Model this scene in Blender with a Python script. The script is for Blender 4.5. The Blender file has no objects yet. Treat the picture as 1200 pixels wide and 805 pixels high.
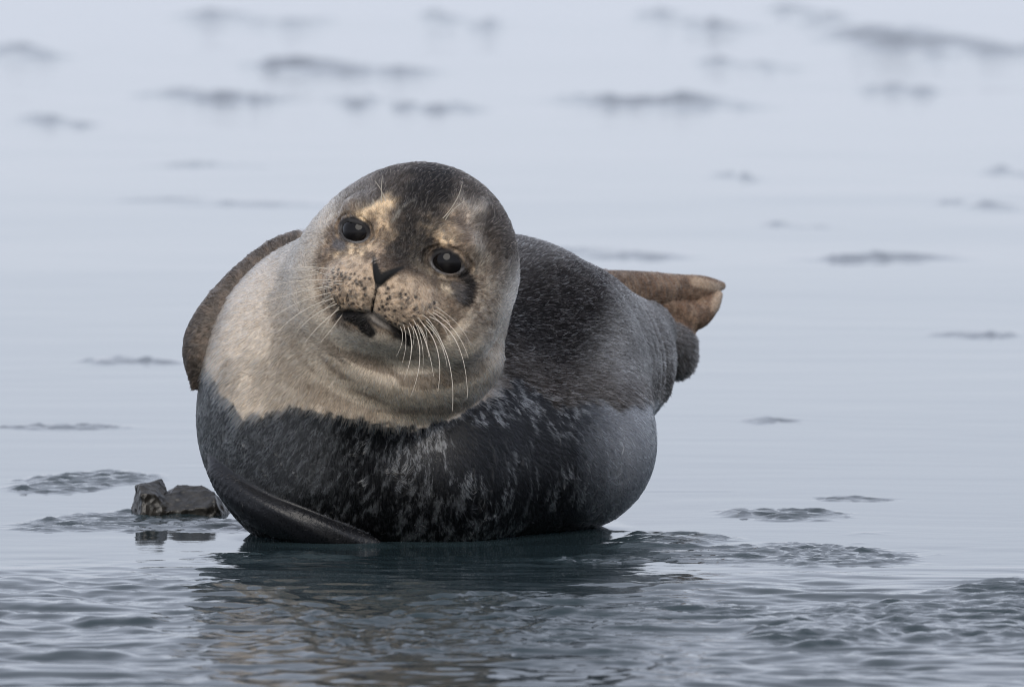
import bpy, math
import numpy as np
from mathutils import Matrix, Vector

rng = np.random.default_rng(7)
sc = bpy.context.scene

# ------------------------------------------------------------------ camera
CAM_D, CAM_H = 11.0, 0.95            # metres in front of the animal, metres above the water
LENS = 300.0
K = 36.0 / LENS / 1200.0             # tangent of one photograph pixel
PITCH = math.atan2(CAM_H, CAM_D - 0.25) - 237.5 * K
cam_data = bpy.data.cameras.new("camera")
cam = bpy.data.objects.new("camera", cam_data)
sc.collection.objects.link(cam)
cam.location = (0, -CAM_D, CAM_H)
cam.rotation_euler = (math.pi / 2 - PITCH, 0, 0)
cam_data.lens = LENS
cam_data.sensor_width = 36.0
cam_data.sensor_fit = 'HORIZONTAL'
cam_data.clip_start = 0.5
cam_data.clip_end = 9000.0
cam_data.dof.use_dof = True
cam_data.dof.focus_distance = CAM_D - 0.28
cam_data.dof.aperture_fstop = 11.0
sc.camera = cam

# ------------------------------------------------------------------ overcast daylight
SUN_EL, SUN_AZ = math.radians(35), math.radians(-171)   # azimuth from +Y towards +X
world = bpy.data.worlds.new("World")
sc.world = world
world.use_nodes = True
wn, wl = world.node_tree.nodes, world.node_tree.links
wn.clear()
sky = wn.new("ShaderNodeTexSky")
sky.sky_type = 'NISHITA'
sky.sun_disc = False
sky.sun_elevation = SUN_EL
sky.sun_rotation = SUN_AZ
sky.air_density = 1.0
sky.dust_density = 1.0
sky.ozone_density = 2.0
hsv = wn.new("ShaderNodeHueSaturation")
hsv.inputs["Saturation"].default_value = 0.45
bg = wn.new("ShaderNodeBackground")
bg.inputs["Strength"].default_value = 0.102
wo = wn.new("ShaderNodeOutputWorld")
wl.new(sky.outputs[0], hsv.inputs["Color"])
deck = wn.new("ShaderNodeMix")                 # the even cloud deck over the whole sky
deck.data_type = 'RGBA'
deck.inputs["Factor"].default_value = 0.75
deck.inputs[7].default_value = (5.55, 6.0, 7.25, 1)
wl.new(hsv.outputs[0], deck.inputs[6])
wl.new(deck.outputs[2], bg.inputs[0])
wl.new(bg.outputs[0], wo.inputs[0])

sun_data = bpy.data.lights.new("sun", 'SUN')
sun_data.energy = 1.5
sun_data.angle = math.radians(42)
sun_data.color = (1.0, 0.93, 0.83)
sun = bpy.data.objects.new("sun", sun_data)
sc.collection.objects.link(sun)
sdir = Vector((math.sin(SUN_AZ) * math.cos(SUN_EL), math.cos(SUN_AZ) * math.cos(SUN_EL), math.sin(SUN_EL)))
sun.rotation_euler = sdir.to_track_quat('Z', 'Y').to_euler()
sun.location = sdir * 20

sc.cycles.use_denoising = True
sc.cycles.filter_width = 1.0
vs = sc.view_settings
vs.view_transform = 'Standard'
vs.look = 'None'
vs.exposure = 0.44
vs.gamma = 1.0
vs.use_curve_mapping = False

# ------------------------------------------------------------------ helpers
CP, SP = math.cos(PITCH), math.sin(PITCH)

def W(px, py, Y):
    """photograph pixel at depth Y -> world point"""
    a, b = (px - 600.0) * K, (402.5 - py) * K
    d = np.array([a, CP + b * SP, -SP + b * CP])
    t = (Y + CAM_D) / d[1]
    return np.array([0, -CAM_D, CAM_H]) + d * t

def G(px, py, z=0.0):
    """photograph pixel on the level z -> world point"""
    a, b = (px - 600.0) * K, (402.5 - py) * K
    d = np.array([a, CP + b * SP, -SP + b * CP])
    t = (z - CAM_H) / d[2]
    return np.array([0, -CAM_D, CAM_H]) + d * t

def S(Y):
    return K * (Y + CAM_D)           # metres per photograph pixel at depth Y

def to_px(P):
    x, y, z = P[:, 0], P[:, 1] + CAM_D, P[:, 2] - CAM_H
    f = y * CP - z * SP
    u = y * SP + z * CP
    return 600 + x / f / K, 402.5 - u / f / K

def sstep(a, b, x):
    t = np.clip((x - a) / (b - a), 0, 1)
    return t * t * (3 - 2 * t)

def _hash(i, j, k, seed):
    n = (i * 374761393 + j * 668265263 + k * 2147483647 + seed * 1274126177) & 0xFFFFFFFF
    n = ((n ^ (n >> 13)) * 1274126177) & 0xFFFFFFFF
    n = ((n ^ (n >> 16)) * 2246822519) & 0xFFFFFFFF
    return ((n ^ (n >> 15)) & 0xFFFFFF) / float(0xFFFFFF)

def noise3(P, seed=0):
    """smooth value noise in 0..1"""
    P = np.asarray(P, dtype=np.float64)
    F = np.floor(P)
    I = F.astype(np.int64)
    f = P - F
    f = f * f * f * (f * (f * 6 - 15) + 10)
    r = 0
    for a in (0, 1):
        wa = f[:, 0] if a else 1 - f[:, 0]
        for b in (0, 1):
            wb = f[:, 1] if b else 1 - f[:, 1]
            for c in (0, 1):
                wc = f[:, 2] if c else 1 - f[:, 2]
                r = r + wa * wb * wc * _hash(I[:, 0] + a, I[:, 1] + b, I[:, 2] + c, seed)
    return r

def fbm(P, octaves=4, seed=0, gain=0.5):
    r, a, t = 0, 1.0, 0
    P = np.asarray(P, dtype=np.float64)
    for o in range(octaves):
        r = r + a * noise3(P * (2.03 ** o) + 17.3 * o, seed + o)
        t += a
        a *= gain
    return r / t

def mesh_obj(name, verts, faces, mat, parent=None, smooth=True):
    me = bpy.data.meshes.new(name)
    verts = np.asarray(verts, dtype=np.float32)
    faces = np.asarray(faces, dtype=np.int32)
    n, k = faces.shape
    me.vertices.add(len(verts))
    me.vertices.foreach_set("co", verts.ravel())
    me.loops.add(n * k)
    me.loops.foreach_set("vertex_index", faces.ravel())
    me.polygons.add(n)
    me.polygons.foreach_set("loop_start", np.arange(0, n * k, k, dtype=np.int32))
    me.polygons.foreach_set("use_smooth", np.full(n, smooth, dtype=bool))
    me.update(calc_edges=True)
    me.materials.append(mat)
    o = bpy.data.objects.new(name, me)
    sc.collection.objects.link(o)
    if parent is not None:
        o.parent = parent
    return o

def point_attr(me, name, arr):
    arr = np.asarray(arr, dtype=np.float32)
    if arr.ndim == 1:
        at = me.attributes.new(name, 'FLOAT', 'POINT')
        at.data.foreach_set("value", arr)
    else:
        at = me.attributes.new(name, 'FLOAT_COLOR', 'POINT')
        c = np.ones((len(arr), 4), dtype=np.float32)
        c[:, :3] = arr
        at.data.foreach_set("color", c.ravel())

def new_mat(name):
    m = bpy.data.materials.new(name)
    m.use_nodes = True
    nt = m.node_tree
    return m, nt.nodes, nt.links, nt.nodes["Principled BSDF"]

# ------------------------------------------------------------------ the seal's shape: a distance field
def smin(a, b, k):
    h = np.clip(0.5 + 0.5 * (b - a) / k, 0, 1)
    return b * (1 - h) + a * h - k * h * (1 - h)

def smax(a, b, k):
    return -smin(-a, -b, k)

def cone(P, a, b, ra, rb):
    ab = b - a
    t = np.clip((P - a) @ ab / (ab @ ab), 0, 1)
    q = P - a - t[:, None] * ab
    return np.sqrt((q * q).sum(1)) - (ra + (rb - ra) * t)

def ellipsoid(Q, r):
    r = np.asarray(r)
    k0 = np.sqrt(((Q / r) ** 2).sum(1))
    k1 = np.sqrt(((Q / (r * r)) ** 2).sum(1)) + 1e-9
    return k0 * (k0 - 1) / k1

def chain(P, nodes, k):
    d = None
    for (x0, y0, Y0, r0), (x1, y1, Y1, r1) in zip(nodes[:-1], nodes[1:]):
        c = cone(P, W(x0, y0, Y0), W(x1, y1, Y1), r0 * S(Y0), r1 * S(Y1))
        d = c if d is None else smin(d, c, k)
    return d

def smooth_nodes(nodes, per=8):
    """Catmull-Rom through the nodes of a limb"""
    p = np.array(nodes, float)
    p = np.vstack([2 * p[0] - p[1], p, 2 * p[-1] - p[-2]])
    out = []
    for i in range(1, len(p) - 2):
        for t in np.linspace(0, 1, per, endpoint=False):
            a0, a1, a2, a3 = p[i - 1], p[i], p[i + 1], p[i + 2]
            out.append(0.5 * (2 * a1 + (a2 - a0) * t + (2 * a0 - 5 * a1 + 4 * a2 - a3) * t * t + (3 * a1 - a0 - 3 * a2 + a3) * t ** 3))
    out.append(p[-2])
    return [tuple(q) for q in out]

def flat_chain(P, nodes, axis, squash, k):
    """a paddle: the chain squeezed along one direction"""
    axis = np.asarray(axis, float)
    axis = axis / np.linalg.norm(axis)
    C = np.array([W(x, y, Y) for x, y, Y, r_ in nodes])
    RR = np.array([max(r_, 1.0) * S(Y) for x, y, Y, r_ in nodes])
    m = RR.max() + 0.03
    sel = np.where(((P > C.min(0) - m) & (P < C.max(0) + m)).all(1))[0]
    out = np.full(len(P), 0.03)
    if not len(sel):
        return out
    Ps = P[sel]
    d = None
    for a, b, ra, rb in zip(C[:-1], C[1:], RR[:-1], RR[1:]):
        ab = b - a
        t = np.clip((Ps - a) @ ab / (ab @ ab), 0, 1)
        q = Ps - a - t[:, None] * ab
        n = q @ axis
        q = q + np.outer(n * (1 / squash - 1), axis)
        c = (np.sqrt((q * q).sum(1)) - (ra + (rb - ra) * t)) * squash ** 0.5
        d = c if d is None else np.minimum(d, c)
    out[sel] = np.minimum(d, 0.03)
    return out

U = S(-0.3)                          # one photograph pixel at the face, metres
HEAD = W(490, 302, -0.30)
ROLL, YAW, NOD = math.radians(18), math.radians(15.5), math.radians(0)
_r = np.array([math.cos(ROLL), 0, -math.sin(ROLL)])
_u = np.array([math.sin(ROLL), 0, math.cos(ROLL)])
_f = np.array([0, -1.0, 0])
HF = math.cos(YAW) * _f - math.sin(YAW) * _r
HR = math.cos(YAW) * _r + math.sin(YAW) * _f
HU = _u

def head_local(P):
    Q = P - HEAD
    return np.stack([Q @ HR, Q @ HU, Q @ HF], 1) / U       # photograph pixels: right, up, forward

def head_world(r, u, f):
    return HEAD + U * (r * HR + u * HU + f * HF)

TRUNK = [(395, 490, -0.08, 165), (440, 466, -0.02, 178), (582, 455, 0.15, 173), (640, 436, 0.33, 130), (704, 424, 0.48, 80), (752, 392, 0.64, 40)]
UPPER_FLIPPER = [(350, 288, -0.01, 18), (318, 304, -0.04, 20), (272, 352, -0.08, 26), (239, 405, -0.10, 27), (227, 453, -0.10, 4)]
LOWER_FLIPPER = [(249, 530, -0.13, 6), (266, 564, -0.175, 21), (310, 600, -0.215, 30), (368, 622, -0.235, 27), (434, 642, -0.235, 18)]
HIND_A = [(684, 344, 0.58, 28), (740, 343, 0.68, 26), (790, 342, 0.77, 21), (822, 338, 0.81, 15), (846, 335, 0.85, 5)]
HIND_A2 = [(768, 356, 0.72, 12), (808, 371, 0.77, 17), (830, 360, 0.80, 12), (844, 344, 0.83, 4)]
HIND_B = [(750, 390, 0.70, 26), (788, 402, 0.75, 30), (796, 420, 0.77, 26)]

UPPER_FLIPPER, LOWER_FLIPPER, HIND_A, HIND_A2, HIND_B = [smooth_nodes(n_) for n_ in (UPPER_FLIPPER, LOWER_FLIPPER, HIND_A, HIND_A2, HIND_B)]

def sdf(P):
    k1 = U
    trunk = chain(P, TRUNK, 40 * k1)
    # soft rings of blubber round the hips
    ax0, ax1 = W(440, 462, 0.02), W(752, 392, 0.74)
    axd = (ax1 - ax0) / np.linalg.norm(ax1 - ax0)
    t = (P - ax0) @ axd
    ring = np.exp(-((t - 0.455) / 0.016) ** 2) * 0.010 + np.exp(-((t - 0.52) / 0.014) ** 2) * 0.007 - np.exp(-((t - 0.485) / 0.02) ** 2) * 0.004
    trunk = trunk + ring
    sag = cone(P, W(400, 546, -0.14), W(520, 552, -0.155), 96 * k1, 98 * k1)
    sag = smin(sag, cone(P, W(520, 552, -0.155), W(672, 524, 0.0), 98 * k1, 99 * k1), 20 * k1)
    trunk = smin(trunk, sag, 75 * k1)
    shoulder = cone(P, W(390, 410, -0.10), W(428, 414, -0.05), 109 * k1, 134 * k1)
    body = smin(trunk, shoulder, 55 * k1)
    # head and throat
    Q = head_local(P)
    sk = ellipsoid(Q - np.array([2, 2, -5]), (112, 110, 112))
    cheek = np.minimum(ellipsoid(Q - np.array([62, -50, 25]), (58, 60, 62)), ellipsoid(Q - np.array([-62, -50, 25]), (58, 60, 62)))
    head = smin(sk, cheek, 30)
    throat = cone(P, W(487, 330, -0.24), W(482, 391, -0.235), 116 * U, 110 * U) / U
    head = smin(head, throat, 30)
    nape = cone(P, W(455, 323, -0.25), W(408, 396, -0.14), 98 * U, 106 * U) / U
    head = smin(head, nape, 46)
    jowl = cone(P, W(424, 350, -0.28), W(360, 418, -0.15), 72 * U, 80 * U) / U
    head = smin(head, jowl, 58)
    muzzle = ellipsoid(Q - np.array([0, -42, 72]), (64, 46, 62))
    head = smin(head, muzzle, 30)
    jaw = ellipsoid(Q - np.array([0, -88, 60]), (45, 25, 52))
    head = smin(head, jaw, 26)
    pads = np.minimum(ellipsoid(Q - np.array([29, -54, 97]), (38, 30, 32)), ellipsoid(Q - np.array([-29, -54, 97]), (38, 30, 32)))
    head = smin(head, pads, 16)
    nose = ellipsoid(Q - np.array([0, -24, 112]), (20, 17, 22))
    head = smin(head, nose, 10)
    # brow and eye sockets, lids
    aq = Q.copy()
    aq[:, 0] = np.abs(aq[:, 0])
    brow = ellipsoid(aq - np.array([50, 33, 72]), (34, 20, 24))
    head = smin(head, brow, 18)
    socket = ellipsoid(aq - np.array([57, 11, 104]), (22, 17, 20))
    head = smax(head, -socket, 8)
    lid = np.sqrt(((aq - np.array([56, 11, 75])) ** 2).sum(1)) - 23.2
    opening = ellipsoid(aq - np.array([60, 8.8, 100]), (17.8, 9.6, 30))
    head = smin(head, np.maximum(lid, -opening), 3)
    ee = np.hypot((aq[:, 0] - 59) / 21.5, (aq[:, 1] - 11.0) / 15.0)
    head = head + np.sin(ee * 17.0) * 1.6 * sstep(0.86, 0.98, ee) * sstep(1.6, 1.25, ee) * (Q[:, 2] > 30)
    # philtrum, nostrils, mouth
    phil = np.sqrt((Q[:, 0] / 2.0) ** 2 + (np.maximum(0, np.abs(Q[:, 1] + 62) - 14) / 3.0) ** 2)
    head = head + 4.0 * np.exp(-phil ** 2) * (Q[:, 2] > 60)
    lipu = -76 - 0.0045 * Q[:, 0] ** 2 + 3 * np.exp(-(Q[:, 0] / 9.0) ** 2)
    lip = np.abs(Q[:, 1] - lipu)
    head = head + 5.5 * np.exp(-(lip / 3.0) ** 2) * sstep(54, 40, np.abs(Q[:, 0])) * (Q[:, 2] > 20)
    ny = Q[:, 1] + 30
    nos = np.abs(np.abs(Q[:, 0]) - (5 + (ny + 8) * 0.62)) / 2.6
    head = head + 4.0 * np.exp(-nos ** 2) * sstep(-11, -6, ny) * sstep(14, 8, ny) * (Q[:, 2] > 90)
    # folds of the neck round the face
    fa = np.sqrt((Q[:, 0] * 0.95) ** 2 + (Q[:, 1] + 18) ** 2)
    fold = (np.sin((fa - 100) / 8.0) * 2.0 + np.sin((fa - 60) / 15.0) * 2.0) * sstep(98, 122, fa) * sstep(215, 160, fa) * sstep(30, -30, Q[:, 1]) * sstep(-75, 0, Q[:, 0])
    head = head + fold
    kk = (12 + 70 * sstep(520, 400, 600 + P[:, 0] / U)) * U
    body = smin(body, head * U, kk)
    # fore flippers and hind flippers
    up = flat_chain(P, UPPER_FLIPPER, (0.80, -0.45, 0.42), 0.80, 0.6 * U)
    up = up + 0.0002 * np.sin((P @ np.array([0.85, 0, -0.5])) / 0.0016)
    body = smin(body, up, 5 * U)
    lo = flat_chain(P, LOWER_FLIPPER, (0.35, 0.55, 0.75), 0.62, 0.6 * U)
    lo = lo + 0.0004 * np.sin((P @ np.array([0.5, 0.1, 0.86])) / 0.0026)
    body = smin(body, lo, 5 * U)
    ha = flat_chain(P, HIND_A, (-0.35, 0.9, 0.15), 0.72, 0.6 * U)
    ha2 = flat_chain(P, HIND_A2, (-0.3, 0.8, -0.2), 0.7, 0.6 * U)
    ha = smin(ha, ha2, 1.0 * U)
    body = smin(body, ha, 8 * U)
    hb = flat_chain(P, HIND_B, (-0.75, 0.6, 0.2), 0.7, 0.6 * U)
    body = smin(body, hb, 8 * U)
    return body

def surface_nets(f, o, h):
    s = f < 0
    acc = np.zeros(f.shape + (3,))
    cnt = np.zeros(f.shape)
    edges = []
    for ax in range(3):
        sl0 = [slice(None)] * 3
        sl1 = [slice(None)] * 3
        sl0[ax] = slice(None, -1)
        sl1[ax] = slice(1, None)
        idx = np.argwhere(s[tuple(sl0)] != s[tuple(sl1)])
        e = np.zeros(3, int)
        e[ax] = 1
        a = f[tuple(idx.T)]
        b = f[tuple((idx + e).T)]
        pos = idx.astype(float)
        pos[:, ax] += a / (a - b)
        o1, o2 = [x for x in range(3) if x != ax]
        for d1 in (0, -1):
            for d2 in (0, -1):
                c = idx.copy()
                c[:, o1] += d1
                c[:, o2] += d2
                np.add.at(acc, tuple(c.T), pos)
                np.add.at(cnt, tuple(c.T), 1)
        edges.append((ax, idx, a < 0))
    ids = np.full(f.shape, -1, dtype=np.int64)
    m = cnt > 0
    ids[m] = np.arange(m.sum())
    verts = acc[m] / cnt[m][:, None] * h + o
    quads = []
    for ax, idx, neg in edges:
        o1, o2 = (ax + 1) % 3, (ax + 2) % 3
        c = []
        for d1, d2 in ((0, 0), (-1, 0), (-1, -1), (0, -1)):
            q = idx.copy()
            q[:, o1] += d1
            q[:, o2] += d2
            c.append(ids[tuple(q.T)])
        q = np.stack(c, 1)
        q[~neg] = q[~neg][:, ::-1]
        quads.append(q)
    return verts, np.concatenate(quads)

def project(V, n, step=1e-3):
    for _ in range(n):
        d = sdf(V)
        g = np.stack([sdf(V + e) - d for e in np.eye(3) * step], 1) / step
        V = V - (np.clip(d, -0.004, 0.004) / ((g * g).sum(1) + 0.15))[:, None] * g
    return V

def subdivide(V, Qd):
    n = len(V)
    e = np.stack([Qd, np.roll(Qd, -1, 1)], 2).reshape(-1, 2)
    e.sort(1)
    key = e[:, 0] * n + e[:, 1]
    uq, inv = np.unique(key, return_inverse=True)
    mid = 0.5 * (V[uq // n] + V[uq % n])
    cen = V[Qd].mean(1)
    nm = n + len(uq)
    em = (inv + n).reshape(-1, 4)
    c = nm + np.arange(len(Qd))
    out = []
    for i in range(4):
        out.append(np.stack([Qd[:, i], em[:, i], c, em[:, i - 1]], 1))
    return np.concatenate([V, mid, cen]), np.concatenate(out)

H0 = 0.009
lo_, hi_ = np.array([-0.47, -0.55, -0.06]), np.array([0.32, 1.02, 0.56])
nn = np.ceil((hi_ - lo_) / H0).astype(int)
gx, gy, gz = [lo_[i] + H0 * np.arange(nn[i]) for i in range(3)]
grid = np.stack(np.meshgrid(gx, gy, gz, indexing='ij'), 3).reshape(-1, 3)
V, F = surface_nets(sdf(grid).reshape(nn), lo_, H0)
V = project(V, 3)
V, F = subdivide(V, F)
V = project(V, 2)
V, F = subdivide(V, F)
V = project(V, 2)
print("SEAL", len(V), len(F), V.min(0), V.max(0))

# ------------------------------------------------------------------ markings of the coat
WET_X = np.array([-400, 205, 232, 245, 285, 340, 400, 480, 530, 575, 600, 650, 700, 730, 768, 800, 1600.])
WET_Y = np.array([400, 405, 425, 440, 490, 478, 488, 503, 492, 464, 440, 475, 468, 480, 470, 462, 462.])

def seg_dist(px, py, pts):
    d = np.full(px.shape, 1e9)
    for (x0, y0), (x1, y1) in zip(pts[:-1], pts[1:]):
        dx, dy = x1 - x0, y1 - y0
        t = np.clip(((px - x0) * dx + (py - y0) * dy) / (dx * dx + dy * dy), 0, 1)
        d = np.minimum(d, np.hypot(px - x0 - t * dx, py - y0 - t * dy))
    return d

def blob(px, py, cx, cy, rx, ry, ang=0.0, soft=0.35):
    c, s_ = math.cos(math.radians(ang)), math.sin(math.radians(ang))
    x, y = px - cx, py - cy
    u, v = (x * c + y * s_) / rx, (-x * s_ + y * c) / ry
    return sstep(1 + soft, 1 - soft, np.hypot(u, v))

# whisker follicles, rows on both pads (head right, up)
FOLL = []
for sd in (-1, 1):
    for i in range(9):
        for j in range(9):
            if rng.uniform() < 0.86:
                FOLL.append((sd * (11 + j * 6.6 + (i % 2) * 3.0 + rng.normal(0, 1.2)), -33 - i * 5.2 - j * 0.5 + rng.normal(0, 1.1)))
FOLL = np.array(FOLL)

def paint(P):
    """colour of the coat, wetness, hair length (m), bareness at points on the body"""
    px0, py0 = to_px(P)
    n1 = fbm(P / 0.022, 3, 11) - 0.5
    n2 = fbm(P / 0.022 + 40, 3, 12) - 0.5
    n3 = fbm(P / 0.007, 2, 13)
    n4 = fbm(P / 0.055, 3, 14)
    n5 = fbm(P / 0.0042, 2, 15)
    px, py = px0 + n1 * 26, py0 + n2 * 26
    Q = head_local(P)
    front = sstep(-10, 35, Q[:, 2])
    fold_r = np.sqrt((Q[:, 0] * 0.95) ** 2 + (Q[:, 1] + 18) ** 2)
    face_r = np.sqrt(Q[:, 0] ** 2 + (Q[:, 1] + 10) ** 2)

    cream = np.array([0.82, 0.71, 0.585])
    tan = np.array([0.58, 0.42, 0.29])
    taupe = np.array([0.20, 0.172, 0.145])
    grey = np.array([0.26, 0.255, 0.25])
    char = np.array([0.018, 0.016, 0.015])
    black = np.array([0.012, 0.011, 0.011])
    N = len(P)
    col = np.tile(cream, (N, 1))

    def mix(c, w):
        nonlocal col
        w = np.clip(w, 0, 1)[:, None]
        col = col * (1 - w) + np.asarray(c) * w

    # the back: dark with pale tips, paler towards the hips and the spine
    back = sstep(560, 592, px0) * sstep(-0.232, -0.212, P[:, 1])
    back = np.maximum(back, sstep(0.02, 0.10, P[:, 1]))
    mix((0.030, 0.025, 0.022), back)
    mix((0.007, 0.006, 0.006), back * np.maximum(blob(px, py, 650, 395, 80, 85, 15, 0.7) * 0.9, sstep(0.53, 0.68, n4) * 0.7))
    mix((0.24, 0.228, 0.215), back * (0.7 * sstep(695, 765, px + 0.45 * (py - 350)) + 0.22 * sstep(330, 285, py)))
    edge = np.interp(px0 + n1 * 14, WET_X, WET_Y) + (fbm(P / 0.009, 2, 31) - 0.5) * 16
    mix((0.042, 0.035, 0.030), back * sstep(-62, -14, py0 - edge) * 0.8)
    # nape and side of the neck: smooth greyish taupe
    mix((0.22, 0.195, 0.165), (1 - back) * sstep(0.42, 0.6, n4) * 0.30)
    mix((0.34, 0.315, 0.275), (1 - back) * blob(px, py, 368, 290, 34, 52, 35, 0.7) * 0.5)
    mix((0.24, 0.215, 0.185), (1 - back) * blob(px, py, 352, 400, 26, 60, 12, 0.6) * 0.1)  # faint shading beside the jowl, painted into the coat
    mix((0.90, 0.77, 0.62), (1 - back) * blob(px, py, 490, 425, 120, 85, 0, 0.5) * 0.85)  # throat painted paler and warmer to lift it out of shade
    mix((0.50, 0.40, 0.31), (1 - back) * sstep(0.47, 0.60, fbm(np.stack([fold_r / 9.0, P[:, 0] / 0.06, P[:, 2] / 0.06], 1), 2, 16)) * blob(px, py, 480, 430, 130, 75, 0, 0.5) * 0.8)
    # crown: dark pepper
    crown = sstep(262, 232, py + 0.10 * (px - 480)) * (1 - back)
    crown = np.maximum(crown, (1 - back) * sstep(545, 574, px) * sstep(352, 300, py))
    crown = crown * sstep(392, 430, px + 0.55 * (245 - py))
    mix((0.034, 0.026, 0.021), crown * 0.97)
    mix(taupe, (1 - back) * blob(px, py, 415, 228, 30, 22, -40, 0.5) * 0.55)
    # face ground colour
    face = front * sstep(108, 84, face_r)
    mix(tan * 0.80, face * (1 - crown) * 0.85)
    mix((0.11, 0.087, 0.070), face * (1 - crown) * sstep(0.46, 0.60, n3) * 0.8)
    # forehead stripe down to the nose
    stripe = front * sstep(38, 12, seg_dist(px, py, [(508, 212), (492, 255), (480, 290)])) * (0.78 + 0.22 * sstep(0.36, 0.52, n5))
    mix(char, stripe * 0.95)
    mix((0.10, 0.075, 0.058), front * sstep(20, 6, seg_dist(px, py, [(478, 290), (470, 312), (485, 335)])) * 0.75)
    mix((0.11, 0.09, 0.078), front * blob(px, py, 498, 342, 22, 20, 20, 0.5) * 0.8)
    # pale brows and eye rings
    mix((0.86, 0.66, 0.44), front * blob(px, py, 437, 250, 34, 11, -22, 0.45))
    mix((0.80, 0.60, 0.40), front * blob(px, py, 452, 270, 12, 16, 20, 0.5) * 0.85)
    mix((0.82, 0.64, 0.44), front * blob(px, py, 410, 300, 26, 12, -32, 0.5) * 0.9)
    mix((0.86, 0.66, 0.45), front * blob(px, py, 517, 270, 26, 15, 22, 0.45) * 0.95)
    mix((0.50, 0.42, 0.31), front * blob(px, py, 492, 300, 9, 22, -20, 0.5) * 0.7)
    mix((0.74, 0.62, 0.47), front * blob(px, py, 522, 334, 8, 18, -30, 0.5) * 0.8)
    mix((0.74, 0.63, 0.49), front * blob(px, py, 570, 335, 11, 42, -12, 0.5) * 0.8)
    mix((0.60, 0.56, 0.48), front * sstep(2.4, 1.0, seg_dist(px0 + n1 * 8, py0 + n2 * 8, [(461, 258), (472, 246), (487, 234)])) * 0.9)
    mix((0.15, 0.11, 0.08), face * (1 - crown) * sstep(0.52, 0.62, n5) * 0.6)
    mix((0.10, 0.072, 0.055), face * (1 - crown) * sstep(0.50, 0.62, fbm(P / 0.016, 2, 19)) * 0.5)
    mix(char, stripe * 0.93)
    mix((0.30, 0.23, 0.17), front * blob(px, py, 572, 345, 30, 60, -8, 0.5) * (0.35 + 0.5 * sstep(0.42, 0.58, n5)))
    # dark tear mark, side patch
    mix(black * 1.5, front * sstep(11, 4, seg_dist(px0 + n1 * 12, py0 + n2 * 12, [(543, 318), (553, 335), (548, 352)])) * 0.95)
    mix((0.10, 0.095, 0.095), front * sstep(10, 4, seg_dist(px, py, [(533, 330), (540, 348)])) * 0.8)
    mix((0.17, 0.165, 0.17), front * blob(px0, py0, 398, 287, 9, 7, 30, 0.4) * 0.85)
    # whisker pads: pale with dark follicle dots
    pad = front * sstep(46, 34, np.hypot((np.abs(Q[:, 0]) - 33) * 0.85, Q[:, 1] + 55)) * sstep(55, 75, Q[:, 2])
    mix((0.70, 0.545, 0.40), pad * 0.8)
    mix((0.20, 0.15, 0.11), pad * sstep(0.50, 0.64, n3) * 0.35)
    dots = np.zeros(N)
    sel = np.where(pad > 0.05)[0]
    if len(sel):
        q = Q[sel][:, :2] + np.stack([n1[sel], n2[sel]], 1) * 5
        dd = np.sqrt(((q[:, None, :] - FOLL[None]) ** 2).sum(2)).min(1)
        dots[sel] = sstep(2.4, 1.1, dd) * (0.5 + 0.5 * (n3[sel] > 0.40))
    mix(black * 2, pad * dots * 0.95)
    # lower jaw pale, lips dark, shaded mouth gap painted black
    mix((0.86, 0.76, 0.63), front * blob(px, py, 440, 402, 60, 13, 8, 0.6) * 0.8)
    lipu = -76 - 0.0045 * Q[:, 0] ** 2 + 3 * np.exp(-(Q[:, 0] / 9.0) ** 2)
    ld = lipu - Q[:, 1]
    mouth = front * sstep(54, 44, np.abs(Q[:, 0])) * sstep(-2.5, -0.5, ld) * sstep(13 + n1 * 12, 7 + n1 * 12, ld * (1 + 0.5 * (Q[:, 0] < -20)))
    mix(black, mouth * 0.97)
    mix(black, front * sstep(8, 5, seg_dist(px0 + n1 * 8, py0 + n2 * 8, [(407, 370), (421, 376), (434, 390)])) * 0.97)  # dark gap between the parted lips, painted on the surface
    mix((0.34, 0.305, 0.27), front * blob(px0, py0, 443, 374, 17, 5.5, 38, 0.35) * 0.9)
    philt = front * sstep(1.9, 0.9, np.abs(Q[:, 0])) * sstep(-82, -77, Q[:, 1]) * sstep(-34, -40, Q[:, 1])
    mix(black, philt)
    # nose leather: a V
    nv = Q[:, 1] + 41
    nose_w = 2.0 + np.clip(nv, 0, 30) * 0.60
    nose = front * sstep(1.0, -1.5, np.abs(Q[:, 0]) - nose_w) * sstep(-2, 1, nv) * sstep(21, 17, nv - np.abs(Q[:, 0]) * 0.80) * sstep(85, 95, Q[:, 2])
    mix((0.005, 0.005, 0.0055), nose)
    # eyelids
    ax, ay = np.abs(Q[:, 0]) - 57, Q[:, 1] - 11
    er = np.hypot((ax - 1.5) / 21.5, (ay - 0.5) / 15.0)
    lid = front * sstep(1.06, 0.86, er + n1 * 0.5)
    mix((0.040, 0.037, 0.038), lid)
    mix((0.34, 0.33, 0.33), front * np.exp(-((er - 0.90) / 0.05) ** 2) * sstep(4, -4, ay) * 0.8)

    # flippers
    fup = flat_chain(P, UPPER_FLIPPER, (0.80, -0.45, 0.42), 0.80, 0.6 * U)
    wf = sstep(0.006, 0.002, fup) * sstep(364, 346, px0) * sstep(-0.01, 0.0, P[:, 1] + 0.13)
    mix((0.098, 0.083, 0.071), wf)
    mix((0.15, 0.12, 0.098), wf * sstep(0.45, 0.62, n3) * 0.8)
    flo = flat_chain(P, LOWER_FLIPPER, (0.35, 0.55, 0.75), 0.62, 0.6 * U)
    wl_ = sstep(0.006, 0.002, flo)
    fha = np.minimum(flat_chain(P, HIND_A, (-0.35, 0.9, 0.15), 0.72, 0.6 * U), flat_chain(P, HIND_A2, (-0.3, 0.8, -0.2), 0.7, 0.6 * U))
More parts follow.
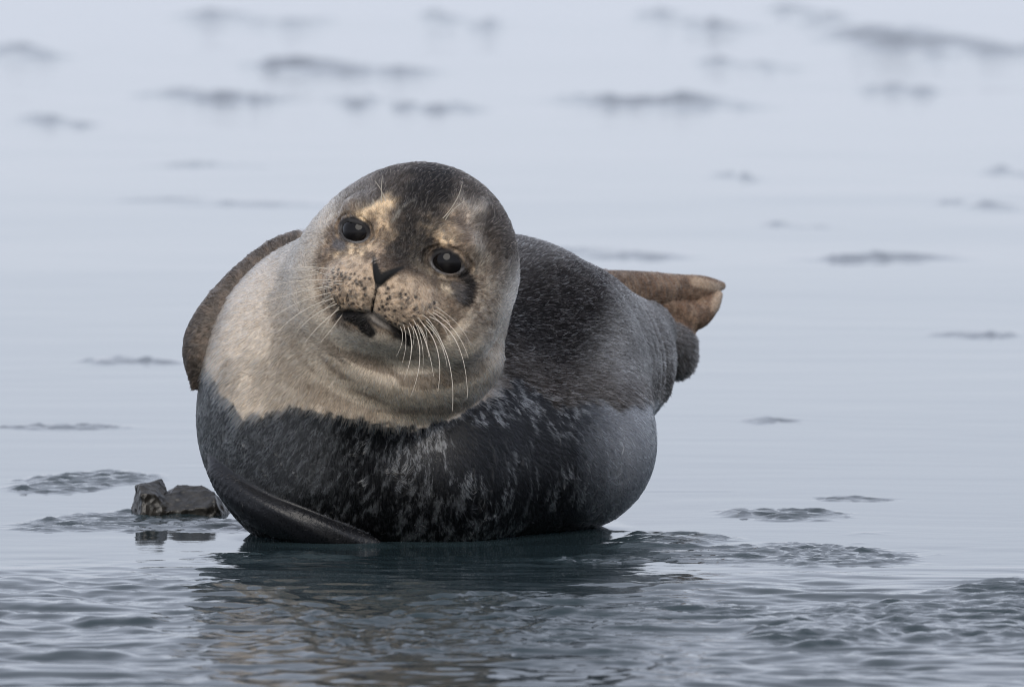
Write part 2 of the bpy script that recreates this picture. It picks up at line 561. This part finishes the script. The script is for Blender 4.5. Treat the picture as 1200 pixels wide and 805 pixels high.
    wh = sstep(0.012, 0.006, fha) * sstep(700, 722, px0)
    wh = np.maximum(wh, sstep(805, 815, px0) * sstep(392, 380, py0))
    mix((0.215, 0.138, 0.090), wh)
    mix((0.10, 0.070, 0.050), wh * np.maximum(sstep(0.45, 0.60, n3) * 0.6, sstep(775, 725, px0) * 0.75))
    mix((0.44, 0.33, 0.235), wh * np.maximum(sstep(9, 3, seg_dist(px0, py0, [(815, 330), (845, 338), (838, 360)])), 0.3 * sstep(0.5, 0.7, fbm(P / 0.012, 2, 21))))
    fhb = flat_chain(P, HIND_B, (-0.75, 0.6, 0.2), 0.7, 0.6 * U)
    wb = sstep(0.010, 0.004, fhb) * sstep(775, 790, px0 + 0.2 * (py0 - 400)) * (1 - wh)
    mix((0.15, 0.135, 0.125), wb * 0.9)

    # wet lower half: black with pale flecks
    wet = sstep(-3, 3, py0 - edge) * (1 - wb) * (1 - wh) * (1 - wf)
    throat = (Q[:, 2] > -75) * sstep(128, 118, np.sqrt(Q[:, 0] ** 2 + np.minimum(0, Q[:, 1] + 60) ** 2)) * 0
    wet = np.maximum(wet, wl_)
    wetcol = np.tile(np.array([0.004, 0.0042, 0.005]), (N, 1))
    rd = P - head_world(0, -42, 60)
    rho = np.linalg.norm(rd, axis=1)
    PA = rd / rho[:, None] * (0.36 / 0.0080) + np.outer(rho / 0.0110, (0.62, 0.55, 0.56)) + np.stack([n1, n2, n4], 1) * 2.2
    m1 = fbm(PA, 3, 33)
    m2 = fbm(P / 0.06, 2, 34)
    vein = sstep(0.055, 0.02, np.abs(fbm(PA * 0.8 + 9, 3, 35) - 0.5)) * sstep(0.50, 0.64, m2)
    fleck = np.maximum(sstep(0.57, 0.70, m1) * sstep(0.32, 0.50, m2), vein * 0.8)
    leftgrey = sstep(420, 300, px0) * sstep(600, 540, py0)
    fl = np.clip(fleck * (0.65 + 0.35 * sstep(640, 560, px0)) + leftgrey * (0.22 + 0.7 * sstep(0.45, 0.62, m1)), 0, 1)
    wetcol = wetcol * (1 - fl[:, None]) + np.array([0.66, 0.66, 0.64]) * fl[:, None]
    hip_sheen = sstep(670, 752, px0) * (0.35 + 0.5 * sstep(0.4, 0.65, fbm(PA * np.array([1.0, 1.0, 1.0]) * 0.6, 2, 37)))  # reflected grey sheen on the wet hip, painted into the colour
    wetcol = wetcol * (1 - hip_sheen[:, None]) + np.array([0.60, 0.63, 0.68]) * hip_sheen[:, None]
    wetcol = wetcol * (1 - wl_[:, None]) + np.array([0.009, 0.009, 0.010]) * wl_[:, None]
    col = col * (1 - wet[:, None]) + wetcol * wet[:, None]

    length = np.full(N, 0.0115)
    length = np.where(back > 0.5, 0.0080, length)
    length = length * (1 - crown) + 0.0062 * crown
    nosed = np.linalg.norm(Q - np.array([0, -40, 118]), axis=1)
    length = np.minimum(length, 0.0017 + 0.000034 * np.maximum(nosed - 10, 0))
    length = np.where(wh > 0.4, 0.0022, np.where(wf > 0.4, 0.0045, length))
    length = np.where(wb > 0.4, 0.0095, length)
    length = np.where(wet > 0.5, 0.0058, length)
    length = np.where(wl_ > 0.4, 0.0035, length)
    near_edge = 1.8 * sstep(-22, -3, py0 - edge) * (wet < 0.5) * (wf < 0.3)
    length = length * (1 + 0.35 * near_edge)
    bare = np.clip(np.maximum.reduce([front * sstep(1.0, 0.9, er), nose, mouth * 0.7, wl_ * 0.6]), 0, 1)
    length = length * (1 - 0.5 * front * sstep(1.6, 1.0, er))
    flat = np.clip(np.maximum(wf, wh), 0, 1)
    return col, wet, length, bare, back, flat

# normals
fa_, fb_, fc_, fd_ = V[F[:, 0]], V[F[:, 1]], V[F[:, 2]], V[F[:, 3]]
fnorm = np.cross(fc_ - fa_, fd_ - fb_)
if (fnorm * (fa_ + fc_ - 2 * V.mean(0))).sum() < 0:
    F = F[:, ::-1].copy()
    fnorm = -fnorm
VN = np.zeros_like(V)
for i in range(4):
    np.add.at(VN, F[:, i], fnorm)
VN /= np.linalg.norm(VN, axis=1)[:, None] + 1e-12

vcol, vwet, vlen, vbare, vback, vflat = paint(V)
vskin = vcol * np.where(vflat > 0.5, 0.9, 0.55 + 0.35 * sstep(0.3, 0.7, vcol.mean(1)))[:, None]
vskin = np.where((vwet > 0.5)[:, None], np.minimum(vcol, 0.03 + 0.13 * sstep(680, 750, to_px(V)[0])[:, None]) * np.array([0.9, 0.95, 1.05]), vskin)  # wet skin dark, lighter at the hip for the painted sheen

coat_mat, N_, L_, B_ = new_mat("seal_coat")
at = N_.new("ShaderNodeAttribute"); at.attribute_name = "coat"
aw = N_.new("ShaderNodeAttribute"); aw.attribute_name = "wet"
tn = N_.new("ShaderNodeTexNoise"); tn.inputs["Scale"].default_value = 420; tn.inputs["Detail"].default_value = 4
bp = N_.new("ShaderNodeBump"); bp.inputs["Strength"].default_value = 0.35; bp.inputs["Distance"].default_value = 0.002
mr = N_.new("ShaderNodeMapRange"); mr.inputs["To Min"].default_value = 0.75; mr.inputs["To Max"].default_value = 0.30
tc = N_.new("ShaderNodeTexCoord")
L_.new(tc.outputs["Object"], tn.inputs["Vector"])
L_.new(tn.outputs["Fac"], bp.inputs["Height"])
L_.new(bp.outputs[0], B_.inputs["Normal"])
B_.inputs["Specular IOR Level"].default_value = 0.34
L_.new(at.outputs["Color"], B_.inputs["Base Color"])
L_.new(aw.outputs["Fac"], mr.inputs["Value"])
L_.new(mr.outputs[0], B_.inputs["Roughness"])

seal = mesh_obj("seal", V, F, coat_mat)
seal["label"] = "plump mottled seal with cream neck and wet black belly resting in shallow water"
seal["category"] = "seal"
point_attr(seal.data, "coat", vskin)
point_attr(seal.data, "wet", vwet)

# ------------------------------------------------------------------ eyes
def uv_sphere(c, r, nu=32, nv=20):
    vs_, fs = [], []
    for j in range(nv + 1):
        th = math.pi * j / nv
        for i in range(nu):
            ph = 2 * math.pi * i / nu
            vs_.append((c[0] + r * math.sin(th) * math.cos(ph), c[1] + r * math.sin(th) * math.sin(ph), c[2] + r * math.cos(th)))
    for j in range(nv):
        for i in range(nu):
            a, b = j * nu + i, j * nu + (i + 1) % nu
            fs.append((a, a + nu, b + nu, b))
    return vs_, fs

eye_mat, N_, L_, B_ = new_mat("eye_dark")
B_.inputs["Base Color"].default_value = (0.006, 0.005, 0.005, 1)
B_.inputs["Roughness"].default_value = 0.02
B_.inputs["IOR"].default_value = 1.30
for sd in (-1, 1):
    vv, ff = uv_sphere(head_world(sd * 56, 11, 75), 21.6 * U)
    mesh_obj("eye", vv, ff, eye_mat, seal)

# ------------------------------------------------------------------ fur
def make_fur(name, roots, nrm, col, length, lift, clump, clump_size, rad, mat, npts=5, seed=3, lift_rand=0.35, swirl=0.25):
    r = np.random.default_rng(seed)
    n = len(roots)
    nose_pt = head_world(0, -42, 60)
    flow = roots - nose_pt
    flow /= np.linalg.norm(flow, axis=1)[:, None]
    # gravity pulls the coat down a little
    flow = flow + np.array([0, 0.15, -0.28]) * sstep(0.1, 0.3, np.linalg.norm(roots - nose_pt, axis=1))[:, None]
    sw = np.stack([fbm(roots / 0.03 + 5 * i, 2, 50 + i) - 0.5 for i in range(3)], 1)
    flow = flow + sw * swirl * 2.2 + r.normal(0, 0.10, (n, 3))
    flow -= (flow * nrm).sum(1)[:, None] * nrm
    flow /= np.linalg.norm(flow, axis=1)[:, None] + 1e-9
    cell = np.floor((roots @ np.array([[0.80, -0.36, 0.48], [0.60, 0.48, -0.64], [0.0, 0.80, 0.60]]) + sw * 0.035) / clump_size).astype(np.int64)
    key = ((cell[:, 0] + 4000) * 8000 + cell[:, 1] + 4000) * 8000 + cell[:, 2] + 4000
    _, inv = np.unique(key, return_inverse=True)
    cnt = np.bincount(inv)
    cen = np.stack([np.bincount(inv, roots[:, i]) for i in range(3)], 1) / cnt[:, None]
    crand = r.uniform(0, 1, len(cnt))[inv]
    to_c = cen[inv] - roots
    to_c -= (to_c * nrm).sum(1)[:, None] * nrm
    L = length * r.uniform(0.7, 1.2, n) * (0.8 + 0.4 * crand)
    lf = lift * (1 + lift_rand * r.normal(0, 1, n)) * (0.75 + 0.5 * crand)
    lf = np.clip(lf, 0.02, 1.5)
    pts = np.zeros((n, npts, 3), dtype=np.float32)
    cur = roots + nrm * 0.0001
    pts[:, 0] = cur
    seg = (L / (npts - 1))[:, None]
    for j in range(1, npts):
        t = j / (npts - 1)
        d = flow + nrm * (lf * (1.15 - 0.95 * t))[:, None]
        d /= np.linalg.norm(d, axis=1)[:, None]
        cur = cur + d * seg
        pts[:, j] = cur + to_c * (clump * t ** 1.4)
    cu = bpy.data.hair_curves.new(name)
    cu.add_curves([npts] * n)
    cu.attributes["position"].data.foreach_set("vector", pts.ravel())
    rr = np.tile(np.linspace(1.0, 0.22, npts, dtype=np.float32), n) * np.repeat(rad * r.uniform(0.6, 1.35, n), npts).astype(np.float32)
    ra = cu.attributes.get("radius") or cu.attributes.new("radius", 'FLOAT', 'POINT')
    ra.data.foreach_set("value", rr.astype(np.float32))
    ca = cu.attributes.new("strand", 'FLOAT_COLOR', 'CURVE')
    c4 = np.ones((n, 4), dtype=np.float32)
    c4[:, :3] = np.clip(col * (0.70 + 0.54 * crand)[:, None], 0.004, 0.94)
    ca.data.foreach_set("color", c4.ravel())
    cu.materials.append(mat)
    o = bpy.data.objects.new(name, cu)
    sc.collection.objects.link(o)
    o.parent = seal
    return o

def hair_material(name, rough, ior=1.18, root=0.84, tip=1.06):
    m = bpy.data.materials.new(name)
    m.use_nodes = True
    n, l = m.node_tree.nodes, m.node_tree.links
    n.clear()
    out = n.new("ShaderNodeOutputMaterial")
    h = n.new("ShaderNodeBsdfHairPrincipled")
    h.parametrization = 'COLOR'
    h.inputs["Roughness"].default_value = rough
    h.inputs["Radial Roughness"].default_value = 0.6
    h.inputs["Coat"].default_value = 0.0
    h.inputs["Random Roughness"].default_value = 0.2
    h.inputs["IOR"].default_value = ior
    a_ = n.new("ShaderNodeAttribute"); a_.attribute_name = "strand"
    hi = n.new("ShaderNodeHairInfo")
    mp = n.new("ShaderNodeMapRange")
    mp.inputs["To Min"].default_value = root
    mp.inputs["To Max"].default_value = tip
    l.new(hi.outputs["Intercept"], mp.inputs["Value"])
    mx = n.new("ShaderNodeVectorMath"); mx.operation = 'SCALE'
    l.new(a_.outputs["Color"], mx.inputs[0])
    l.new(mp.outputs[0], mx.inputs["Scale"])
    l.new(mx.outputs[0], h.inputs["Color"])
    l.new(h.outputs[0], out.inputs[0])
    return m

FUR = True
if FUR:
    tri = np.concatenate([F[:, [0, 1, 2]], F[:, [0, 2, 3]]])
    A, Bv, Cv = V[tri[:, 0]], V[tri[:, 1]], V[tri[:, 2]]
    area = 0.5 * np.linalg.norm(np.cross(Bv - A, Cv - A), axis=1)
    tw, tl, tb = vwet[tri].mean(1), vlen[tri].mean(1), vbare[tri].mean(1)
    ty = VN[tri[:, 0], 1]
    tz = A[:, 2]
    # shorter hair stands closer
    dens = 400e3 * np.clip(0.0105 / np.maximum(tl, 0.0015), 0.8, 4.5)
    dens = np.where(tw > 0.5, 380e3, dens) * (1 - tb) * sstep(0.55, 0.25, ty) .clip(0.12, 1)
    dens = np.where(tz < -0.012, 0, dens)
    dens = dens * (1 - 0.65 * sstep(690, 745, to_px(A)[0]) * (tw > 0.5))
    num = rng.poisson(area * dens)
    ti = np.repeat(np.arange(len(tri)), num)
    u1, u2 = rng.uniform(0, 1, len(ti)), rng.uniform(0, 1, len(ti))
    sw_ = u1 + u2 > 1
    u1[sw_], u2[sw_] = 1 - u1[sw_], 1 - u2[sw_]
    w0 = 1 - u1 - u2
    R_ = A[ti] * w0[:, None] + Bv[ti] * u1[:, None] + Cv[ti] * u2[:, None]
    RN = VN[tri[ti, 0]] * w0[:, None] + VN[tri[ti, 1]] * u1[:, None] + VN[tri[ti, 2]] * u2[:, None]
    RN /= np.linalg.norm(RN, axis=1)[:, None]
    pc, pw, pl, pb, pk, pf = paint(R_)
    keep = rng.uniform(0, 1, len(R_)) > pb
    R_, RN, pc, pw, pl, pk, pf = R_[keep], RN[keep], pc[keep], pw[keep], pl[keep], pk[keep], pf[keep]
    lum0 = pc.mean(1)
    var = rng.lognormal(-0.05, np.where(lum0 > 0.4, 0.28, 0.52), len(R_))
    lum = pc.mean(1)
    pep = rng.uniform(0, 1, len(R_))
    darkc = (lum < 0.16) & (pw < 0.5) & (pf < 0.5)
    hq = head_local(R_)
    on_head = (hq[:, 2] > -70) & (np.hypot(hq[:, 0], hq[:, 1]) < 150) & (R_[:, 1] < -0.15)
    pc = np.where((darkc & ~on_head & (pep < 0.14))[:, None], np.array([0.88, 0.80, 0.70]), pc)
    pc = np.where((darkc & on_head & (pep < 0.15))[:, None], np.array([0.36, 0.30, 0.25]), pc)
    pc = np.where(((~darkc) & (pw < 0.5) & (pep < 0.20))[:, None], pc * 0.36, pc)
    pc = pc * var[:, None]
    dry = pw < 0.5
    print("STRANDS", dry.sum(), (~dry).sum())
    dry_mat = hair_material("fur_dry", 0.42)
    wet_mat = hair_material("fur_wet", 0.18, 1.38, root=0.9, tip=1.1)
    make_fur("fur", R_[dry], RN[dry], pc[dry], pl[dry], np.where(pf[dry] > 0.4, 0.10, 0.25), 0.65, 0.0052, np.clip(0.00016 + 0.032 * pl[dry], 0.00022, 0.00052), dry_mat, seed=3)
    make_fur("wet_fur", R_[~dry], RN[~dry], pc[~dry], pl[~dry], np.full((~dry).sum(), 0.11), 0.75, 0.0056, 0.00044, wet_mat, npts=4, seed=4, swirl=0.15)

# ------------------------------------------------------------------ whiskers
def hit(px, py):
    o = np.array([0, -CAM_D, CAM_H])
    d = W(px, py, 0) - o
    d /= np.linalg.norm(d)
    t = CAM_D - 1.0
    for _ in range(80):
        t += float(sdf((o + d * t)[None])[0]) * 0.7
    return o + d * t

whisk_mat, N_, L_, B_ = new_mat("whisker")
B_.inputs["Base Color"].default_value = (0.62, 0.56, 0.47, 1)
B_.inputs["Roughness"].default_value = 0.35

def whisker(p0, p1, p2, toward, r0=0.00058):
    """pixels of root, middle and tip; toward = metres the tip stands off towards the viewer"""
    a = hit(*p0)
    b = W(p1[0], p1[1], a[1] - toward * 0.7)
    c = W(p2[0], p2[1], a[1] - toward)
    n, k = 14, 6
    vv, ff = [], []
    t_ = np.linspace(0, 1, n)
    ctl = 2 * b - 0.5 * (a + c)
    cv = [(1 - t) ** 2 * a + 2 * t * (1 - t) * ctl + t * t * c for t in t_]
    for i, p in enumerate(cv):
        d = cv[min(i + 1, n - 1)] - cv[max(i - 1, 0)]
        d /= np.linalg.norm(d)
        s1 = np.cross(d, (0.3, 0.2, 0.9)); s1 /= np.linalg.norm(s1)
        s2 = np.cross(d, s1)
        r = r0 * (1 - 0.65 * t_[i])
        for q in range(k):
            an = 2 * math.pi * q / k
            vv.append(p + r * (math.cos(an) * s1 + math.sin(an) * s2))
    for i in range(n - 1):
        for q in range(k):
            a0, b0 = i * k + q, i * k + (q + 1) % k
            ff.append((a0, b0, b0 + k, a0 + k))
    mesh_obj("whisker", vv, ff, whisk_mat, seal)

for w_ in [((392, 318), (362, 313), (334, 318), .03), ((390, 328), (355, 329), (322, 334), .03), ((388, 336), (352, 342), (318, 352), .04),
           ((388, 343), (352, 354), (321, 371), .04), ((391, 350), (356, 364), (325, 389), .05), ((395, 356), (368, 370), (348, 389), .05),
           ((398, 362), (376, 380), (357, 402), .05), ((388, 325), (368, 318), (346, 317), .02), ((403, 366), (389, 385), (375, 402), .03),
           ((478, 383), (482, 412), (473, 446), .04), ((484, 382), (492, 420), (481, 465), .045), ((489, 380), (501, 408), (508, 441), .03),
           ((494, 378), (513, 412), (513, 459), .05), ((499, 375), (525, 420), (530, 482), .05), ((503, 371), (536, 403), (548, 466), .05),
           ((507, 366), (533, 388), (549, 420), .035), ((500, 380), (516, 402), (524, 430), .03), ((492, 383), (499, 398), (502, 418), .02),
           ((447, 238), (447, 222), (448, 206), .01), ((452, 236), (446, 222), (439, 212), .01), ((519, 256), (534, 236), (542, 214), .015),
           ((522, 258), (531, 246), (545, 236), .012)]:
    whisker(*w_)
wr = np.random.default_rng(21)
for i in range(9):
    sx_, sy_ = 386 + wr.uniform(0, 16), 318 + 5.2 * i + wr.uniform(-2, 2)
    an_ = math.radians(182 - 7.5 * i + wr.uniform(-5, 5))
    ln_ = wr.uniform(28, 78)
    ex_, ey_ = sx_ + ln_ * math.cos(an_), sy_ - ln_ * math.sin(an_) * -1
    ey_ = sy_ + abs(ln_ * math.sin(an_)) * (1 if i > 1 else -0.4)
    whisker((sx_, sy_), (0.5 * (sx_ + ex_), 0.5 * (sy_ + ey_) - 4), (ex_, ey_), 0.03, 0.00036)
for i in range(10):
    sx_, sy_ = 470 + 4.6 * i + wr.uniform(-2, 2), 384 - 2.6 * i + wr.uniform(-2, 2)
    an_ = math.radians(96 - 5.6 * i + wr.uniform(-5, 5))
    ln_ = wr.uniform(24, 66)
    ex_, ey_ = sx_ + ln_ * math.cos(an_), sy_ + ln_ * math.sin(an_)
    whisker((sx_, sy_), (0.5 * (sx_ + ex_) + 5, 0.5 * (sy_ + ey_) - 2), (ex_, ey_), 0.03, 0.00036)

# ------------------------------------------------------------------ water
def axis_steps(fine0, fine1, step, grow, far0, far1):
    a = list(np.arange(fine0, fine1, step))
    s_, x = step, a[-1]
    while x < far1:
        s_ *= grow
        x += s_
        a.append(x)
    s_, x, b = step, fine0, []
    while x > far0:
        s_ *= grow
        x -= s_
        b.append(x)
    return np.array(b[::-1] + a)

WXs = axis_steps(-0.85, 0.85, 0.0062, 1.06, -3000, 3000)
WYs = axis_steps(-2.3, 0.5, 0.0058, 1.0065, -2.6, 40)
WYs = np.concatenate([-2.6 - np.geomspace(60, 0.05, 30), WYs[WYs > -2.6], WYs[-1] + np.geomspace(0.4, 6000, 70)])
XX, YY = np.meshgrid(WXs, WYs)
P2 = np.stack([XX.ravel(), YY.ravel(), np.zeros(XX.size)], 1)
print("WATER", XX.shape)
x_, y_ = P2[:, 0], P2[:, 1]
dist = np.hypot(x_, y_)
wx = x_ + (fbm(P2 / 0.35, 2, 60) - 0.5) * 0.25
wy = y_ + (fbm(P2 / 0.35 + 7, 2, 61) - 0.5) * 0.10 + 0.05 * x_

def rip(lx, ly, seed, oct_=2):
    return fbm(np.stack([wx / lx, wy / ly, np.full_like(wx, seed * 3.7)], 1), oct_, seed) - 0.5

near = sstep(-0.32, -0.95, y_ + 0.10 * (fbm(P2 / 0.25, 2, 62) - 0.5) * 4)
mid = sstep(0.25, -0.35, y_)
fade = sstep(14, 4, dist)
# patches of ruffled water: photograph pixel of the centre, half sizes in pixels, hump height (m)
PATCH = [(905, 645, 150, 14, .004), (800, 634, 60, 8, .003), (930, 603, 70, 7, .003), (690, 655, 60, 5, .0), (1080, 728, 190, 26, .006), (1190, 690, 110, 12, .004),
         (960, 748, 70, 8, .004), (800, 715, 110, 14, .0), (105, 563, 75, 9, .005), (165, 612, 120, 10, .003), (60, 500, 80, 3, .002), (330, 652, 90, 6, .0),
         (580, 700, 170, 9, .0), (900, 493, 45, 3, .002), (150, 424, 60, 3, .006), (1150, 392, 50, 3, .006), (500, 735, 220, 22, .0), (1000, 585, 60, 3, .0)]
FAR = [(270, 106, 78, 12), (405, 113, 48, 10), (520, 122, 52, 9), (757, 113, 100, 12), (318, 20, 85, 9), (545, 22, 42, 9), (1000, 30, 90, 12), (1110, 44, 120, 15), (1195, 54, 60, 12), (960, 14, 45, 13), (830, 22, 70, 11), (1100, 66, 30, 8),
       (1055, 103, 40, 9), (370, 74, 110, 12), (1140, 237, 42, 7), (1188, 200, 25, 8), (1040, 300, 90, 8), (722, 294, 75, 7), (255, 235, 110, 5), (75, 140, 40, 9), (250, 193, 60, 5), (880, 72, 50, 8),
       (20, 58, 50, 9), (870, 208, 22, 6), (930, 262, 40, 4)]
ruf = np.zeros(len(P2))
hgt = np.zeros(len(P2))
pn = fbm(np.stack([x_ / 0.16, y_ / 0.22, x_ * 0], 1), 5, 63, 0.62)
spk = fbm(np.stack([wx / 0.036, wy / 0.018, x_ * 0], 1), 3, 65, 0.65) - 0.5
for (cx, cy, rx, ry, hh) in PATCH:
    c = G(cx, cy)
    l = G(cx + rx, cy)
    f0, f1 = G(cx, cy - ry), G(cx, cy + ry)
    u = (x_ - c[0]) / (l[0] - c[0])
    v = (y_ - c[1] + 0.10 * (x_ - c[0])) / (0.5 * (f0[1] - f1[1]))
    rr_ = np.hypot(u, v) + (pn - 0.5) * 2.6
    m = sstep(1.35, 0.75, rr_)
    ruf = np.maximum(ruf, m)
    hgt += 0.45 * hh * m
hgt += ruf * (0.001 + spk * 0.0125)
prs = np.random.default_rng(5)
for i, (cx, cy, rx, ry) in enumerate(FAR):
    for j in range(5):
        ou = prs.uniform(-0.8, 0.8)
        c = G(cx + ou * rx, cy + 0.5 * ry + ou * ry * 0.55 + prs.uniform(-0.4, 0.4) * ry)
        dd_ = c[1] + CAM_D
        sx = rx * K * dd_ * prs.uniform(0.3, 0.7)
        up_h = ry * K * dd_ * prs.uniform(0.45, 1.0)
        sy = up_h * 3.6
        near_m = (np.abs(x_ - c[0]) < 4 * sx) & (np.abs(y_ - c[1]) < 5 * sy + sx)
        idx = np.where(near_m)[0]
        if not len(idx):
            continue
        X_, Y_ = x_[idx], y_[idx]
        wob = fbm(np.stack([X_ / (0.5 * sx), Y_ / (1.5 * sy), X_ * 0 + i * 5.3 + j], 1), 3, 64) - 0.5
        u = (X_ - c[0]) / sx
        v = (Y_ - c[1] - sx * 0.7 * wob) / sy
        m = np.exp(-np.abs(u + wob * 0.9) ** 2 * 0.9) * np.exp(-np.where(v < 0, v * v * 1.2, v * v * 0.3))
        hgt[idx] = np.maximum(hgt[idx], up_h * m * np.clip(1.0 + 1.2 * wob, 0.3, 1.5))
        ruf[idx] = np.maximum(ruf[idx], sstep(0.15, 0.7, m))
calm = 0.22 + 0.78 * mid
h_ = rip(0.30, 0.10, 70) * (0.0012 + 0.0035 * near) * (0.4 + 0.6 * mid)
h_ += rip(0.09, 0.034, 71) * (0.00015 + 0.0058 * near )
h_ += rip(0.030, 0.024, 72, 2) * (0.00003 + 0.0020 * near )
h_ += rip(0.055, 0.030, 78, 2) * 0.0062 * near
dn, dc = 0.93 * wx + 0.36 * wy, 0.36 * wx - 0.93 * wy
h_ += (fbm(np.stack([dn / 0.030, dc / 0.20, dn * 0], 1), 2, 79) - 0.5) * 0.0050 * near * sstep(0.15, -0.35, x_)
h_ += rip(0.15, 0.062, 74, 2) * 0.0075 * near * (0.5 + 1.1 * fbm(P2 / np.array([0.5, 0.3, 1.0]), 2, 77))
h_ += rip(2.0, 2.5, 73) * 0.008 * sstep(0.5, 3.0, y_) + rip(0.9, 1.0, 75) * 0.008 * sstep(3.0, 9.0, y_) + rip(0.40, 0.30, 76) * 0.0008 * sstep(0.4, 2.0, y_) * sstep(9, 4, y_)
h_ *= sstep(60, 20, dist)
hgt += h_
# the water climbs a little where it meets the seal
nb = np.where((x_ > -0.5) & (x_ < 0.3) & (y_ > -0.45) & (y_ < 0.6))[0]
sd_ = sdf(np.stack([x_[nb], y_[nb], np.zeros(len(nb))], 1))
hgt[nb] += 0.0045 * np.exp(-np.maximum(sd_, 0) / 0.007) + 0.0012 * np.sin(sd_ / 0.007) * np.exp(-np.maximum(sd_, 0) / 0.04) * (sd_ > 0)
P2[:, 2] = hgt
nx, ny = len(WXs), len(WYs)
gi = np.arange(nx * ny).reshape(ny, nx)
WF = np.stack([gi[:-1, :-1].ravel(), gi[:-1, 1:].ravel(), gi[1:, 1:].ravel(), gi[1:, :-1].ravel()], 1)
water_mat, N_, L_, B_ = new_mat("shallow_water")
B_.inputs["Base Color"].default_value = (0.020, 0.033, 0.038, 1)
B_.inputs["Roughness"].default_value = 0.03
B_.inputs["IOR"].default_value = 1.333
tc = N_.new("ShaderNodeTexCoord")
mpn = N_.new("ShaderNodeMapping"); mpn.inputs["Scale"].default_value = (38, 95, 1)
nz = N_.new("ShaderNodeTexNoise"); nz.inputs["Scale"].default_value = 1.0; nz.inputs["Detail"].default_value = 3
ar = N_.new("ShaderNodeAttribute"); ar.attribute_name = "ruffle"
bm = N_.new("ShaderNodeBump"); bm.inputs["Distance"].default_value = 0.004
mr = N_.new("ShaderNodeMapRange"); mr.inputs["To Min"].default_value = 0.02; mr.inputs["To Max"].default_value = 0.7
L_.new(tc.outputs["Object"], mpn.inputs[0]); L_.new(mpn.outputs[0], nz.inputs["Vector"])
L_.new(nz.outputs["Fac"], bm.inputs["Height"]); L_.new(ar.outputs["Fac"], mr.inputs["Value"])
L_.new(mr.outputs[0], bm.inputs["Strength"]); L_.new(bm.outputs[0], B_.inputs["Normal"])
water = mesh_obj("water", P2, WF, water_mat)
point_attr(water.data, "ruffle", np.clip(np.maximum(ruf * 0.6, 0.10 * near) + 0.18 * sstep(6, 28, y_), 0, 1))
water["kind"] = "structure"

# ------------------------------------------------------------------ rock
rock_mat, N_, L_, B_ = new_mat("wet_rock")
tc = N_.new("ShaderNodeTexCoord")
n1_ = N_.new("ShaderNodeTexNoise"); n1_.inputs["Scale"].default_value = 60; n1_.inputs["Detail"].default_value = 8
n2_ = N_.new("ShaderNodeTexVoronoi"); n2_.inputs["Scale"].default_value = 95
cr = N_.new("ShaderNodeValToRGB")
cr.color_ramp.elements[0].position = 0.3; cr.color_ramp.elements[0].color = (0.003, 0.0028, 0.0026, 1)
cr.color_ramp.elements[1].position = 0.75; cr.color_ramp.elements[1].color = (0.055, 0.051, 0.045, 1)
b1 = N_.new("ShaderNodeBump"); b1.inputs["Strength"].default_value = 0.9; b1.inputs["Distance"].default_value = 0.003
for nd in (n1_, n2_):
    L_.new(tc.outputs["Object"], nd.inputs["Vector"])
ad = N_.new("ShaderNodeMath"); ad.operation = 'ADD'
L_.new(n1_.outputs["Fac"], ad.inputs[0]); L_.new(n2_.outputs["Distance"], ad.inputs[1])
L_.new(ad.outputs[0], b1.inputs["Height"]); L_.new(n1_.outputs["Fac"], cr.inputs[0])
L_.new(cr.outputs[0], B_.inputs["Base Color"]); L_.new(b1.outputs[0], B_.inputs["Normal"])
B_.inputs["Roughness"].default_value = 0.38

RB = G(206, 604)
rs = S(RB[1])
def rsdf(P):
    """a blocky left end and a slanted slab on the right, cut by flat planes; pixel units"""
    def planes(P, c, ns):
        d = None
        for n, o in ns:
            n = np.asarray(n, float); n /= np.linalg.norm(n)
            q = (P - np.asarray(c)) @ n - o
            d = q if d is None else np.maximum(d, q)
        return d
    w = np.stack([fbm(P / 26 + 3 * i, 3, 80 + i) - 0.5 for i in range(3)], 1) * 5
    X = P + w
    left = planes(X, (-30, 0, 14), [((-1, -.25, .1), 17), ((.9, -.5, .7), 19), ((.3, -1, .05), 22), ((-.1, 1, .1), 24), ((.30, -.55, 1), 22), ((-.3, .2, 1), 28), ((1, .3, .25), 24)])
    right = planes(X, (16, 4, 10), [((1, -.2, .45), 33), ((.8, .3, 1), 30), ((-.8, -.2, .8), 28), ((-.10, -.75, 1), 15), ((0, -1, -.3), 27), ((0, 1, .2), 26), ((.1, .3, 1), 29), ((.6, -1, 0), 34)])
    d = smin(left, right, 4)
    return d + (fbm(P / 9.0, 3, 90, 0.55) - 0.5) * 3.6
hr = 1.9
lo2, hi2 = np.array([-62., -45, -22]), np.array([64., 46, 56])
n2g = np.ceil((hi2 - lo2) / hr).astype(int)
gr = np.stack(np.meshgrid(*[lo2[i] + hr * np.arange(n2g[i]) for i in range(3)], indexing='ij'), 3).reshape(-1, 3)
RV, RF = surface_nets(rsdf(gr).reshape(n2g), lo2, hr)
RV = RV * np.array([1.0, 1.0, 0.9]) * rs + np.array([RB[0], RB[1] + 0.02, 0.0])
rock = mesh_obj("rock", RV, RF[:, ::-1], rock_mat)
rock["label"] = "small dark jagged rock poking out of the water beside the seal"
rock["category"] = "rock"
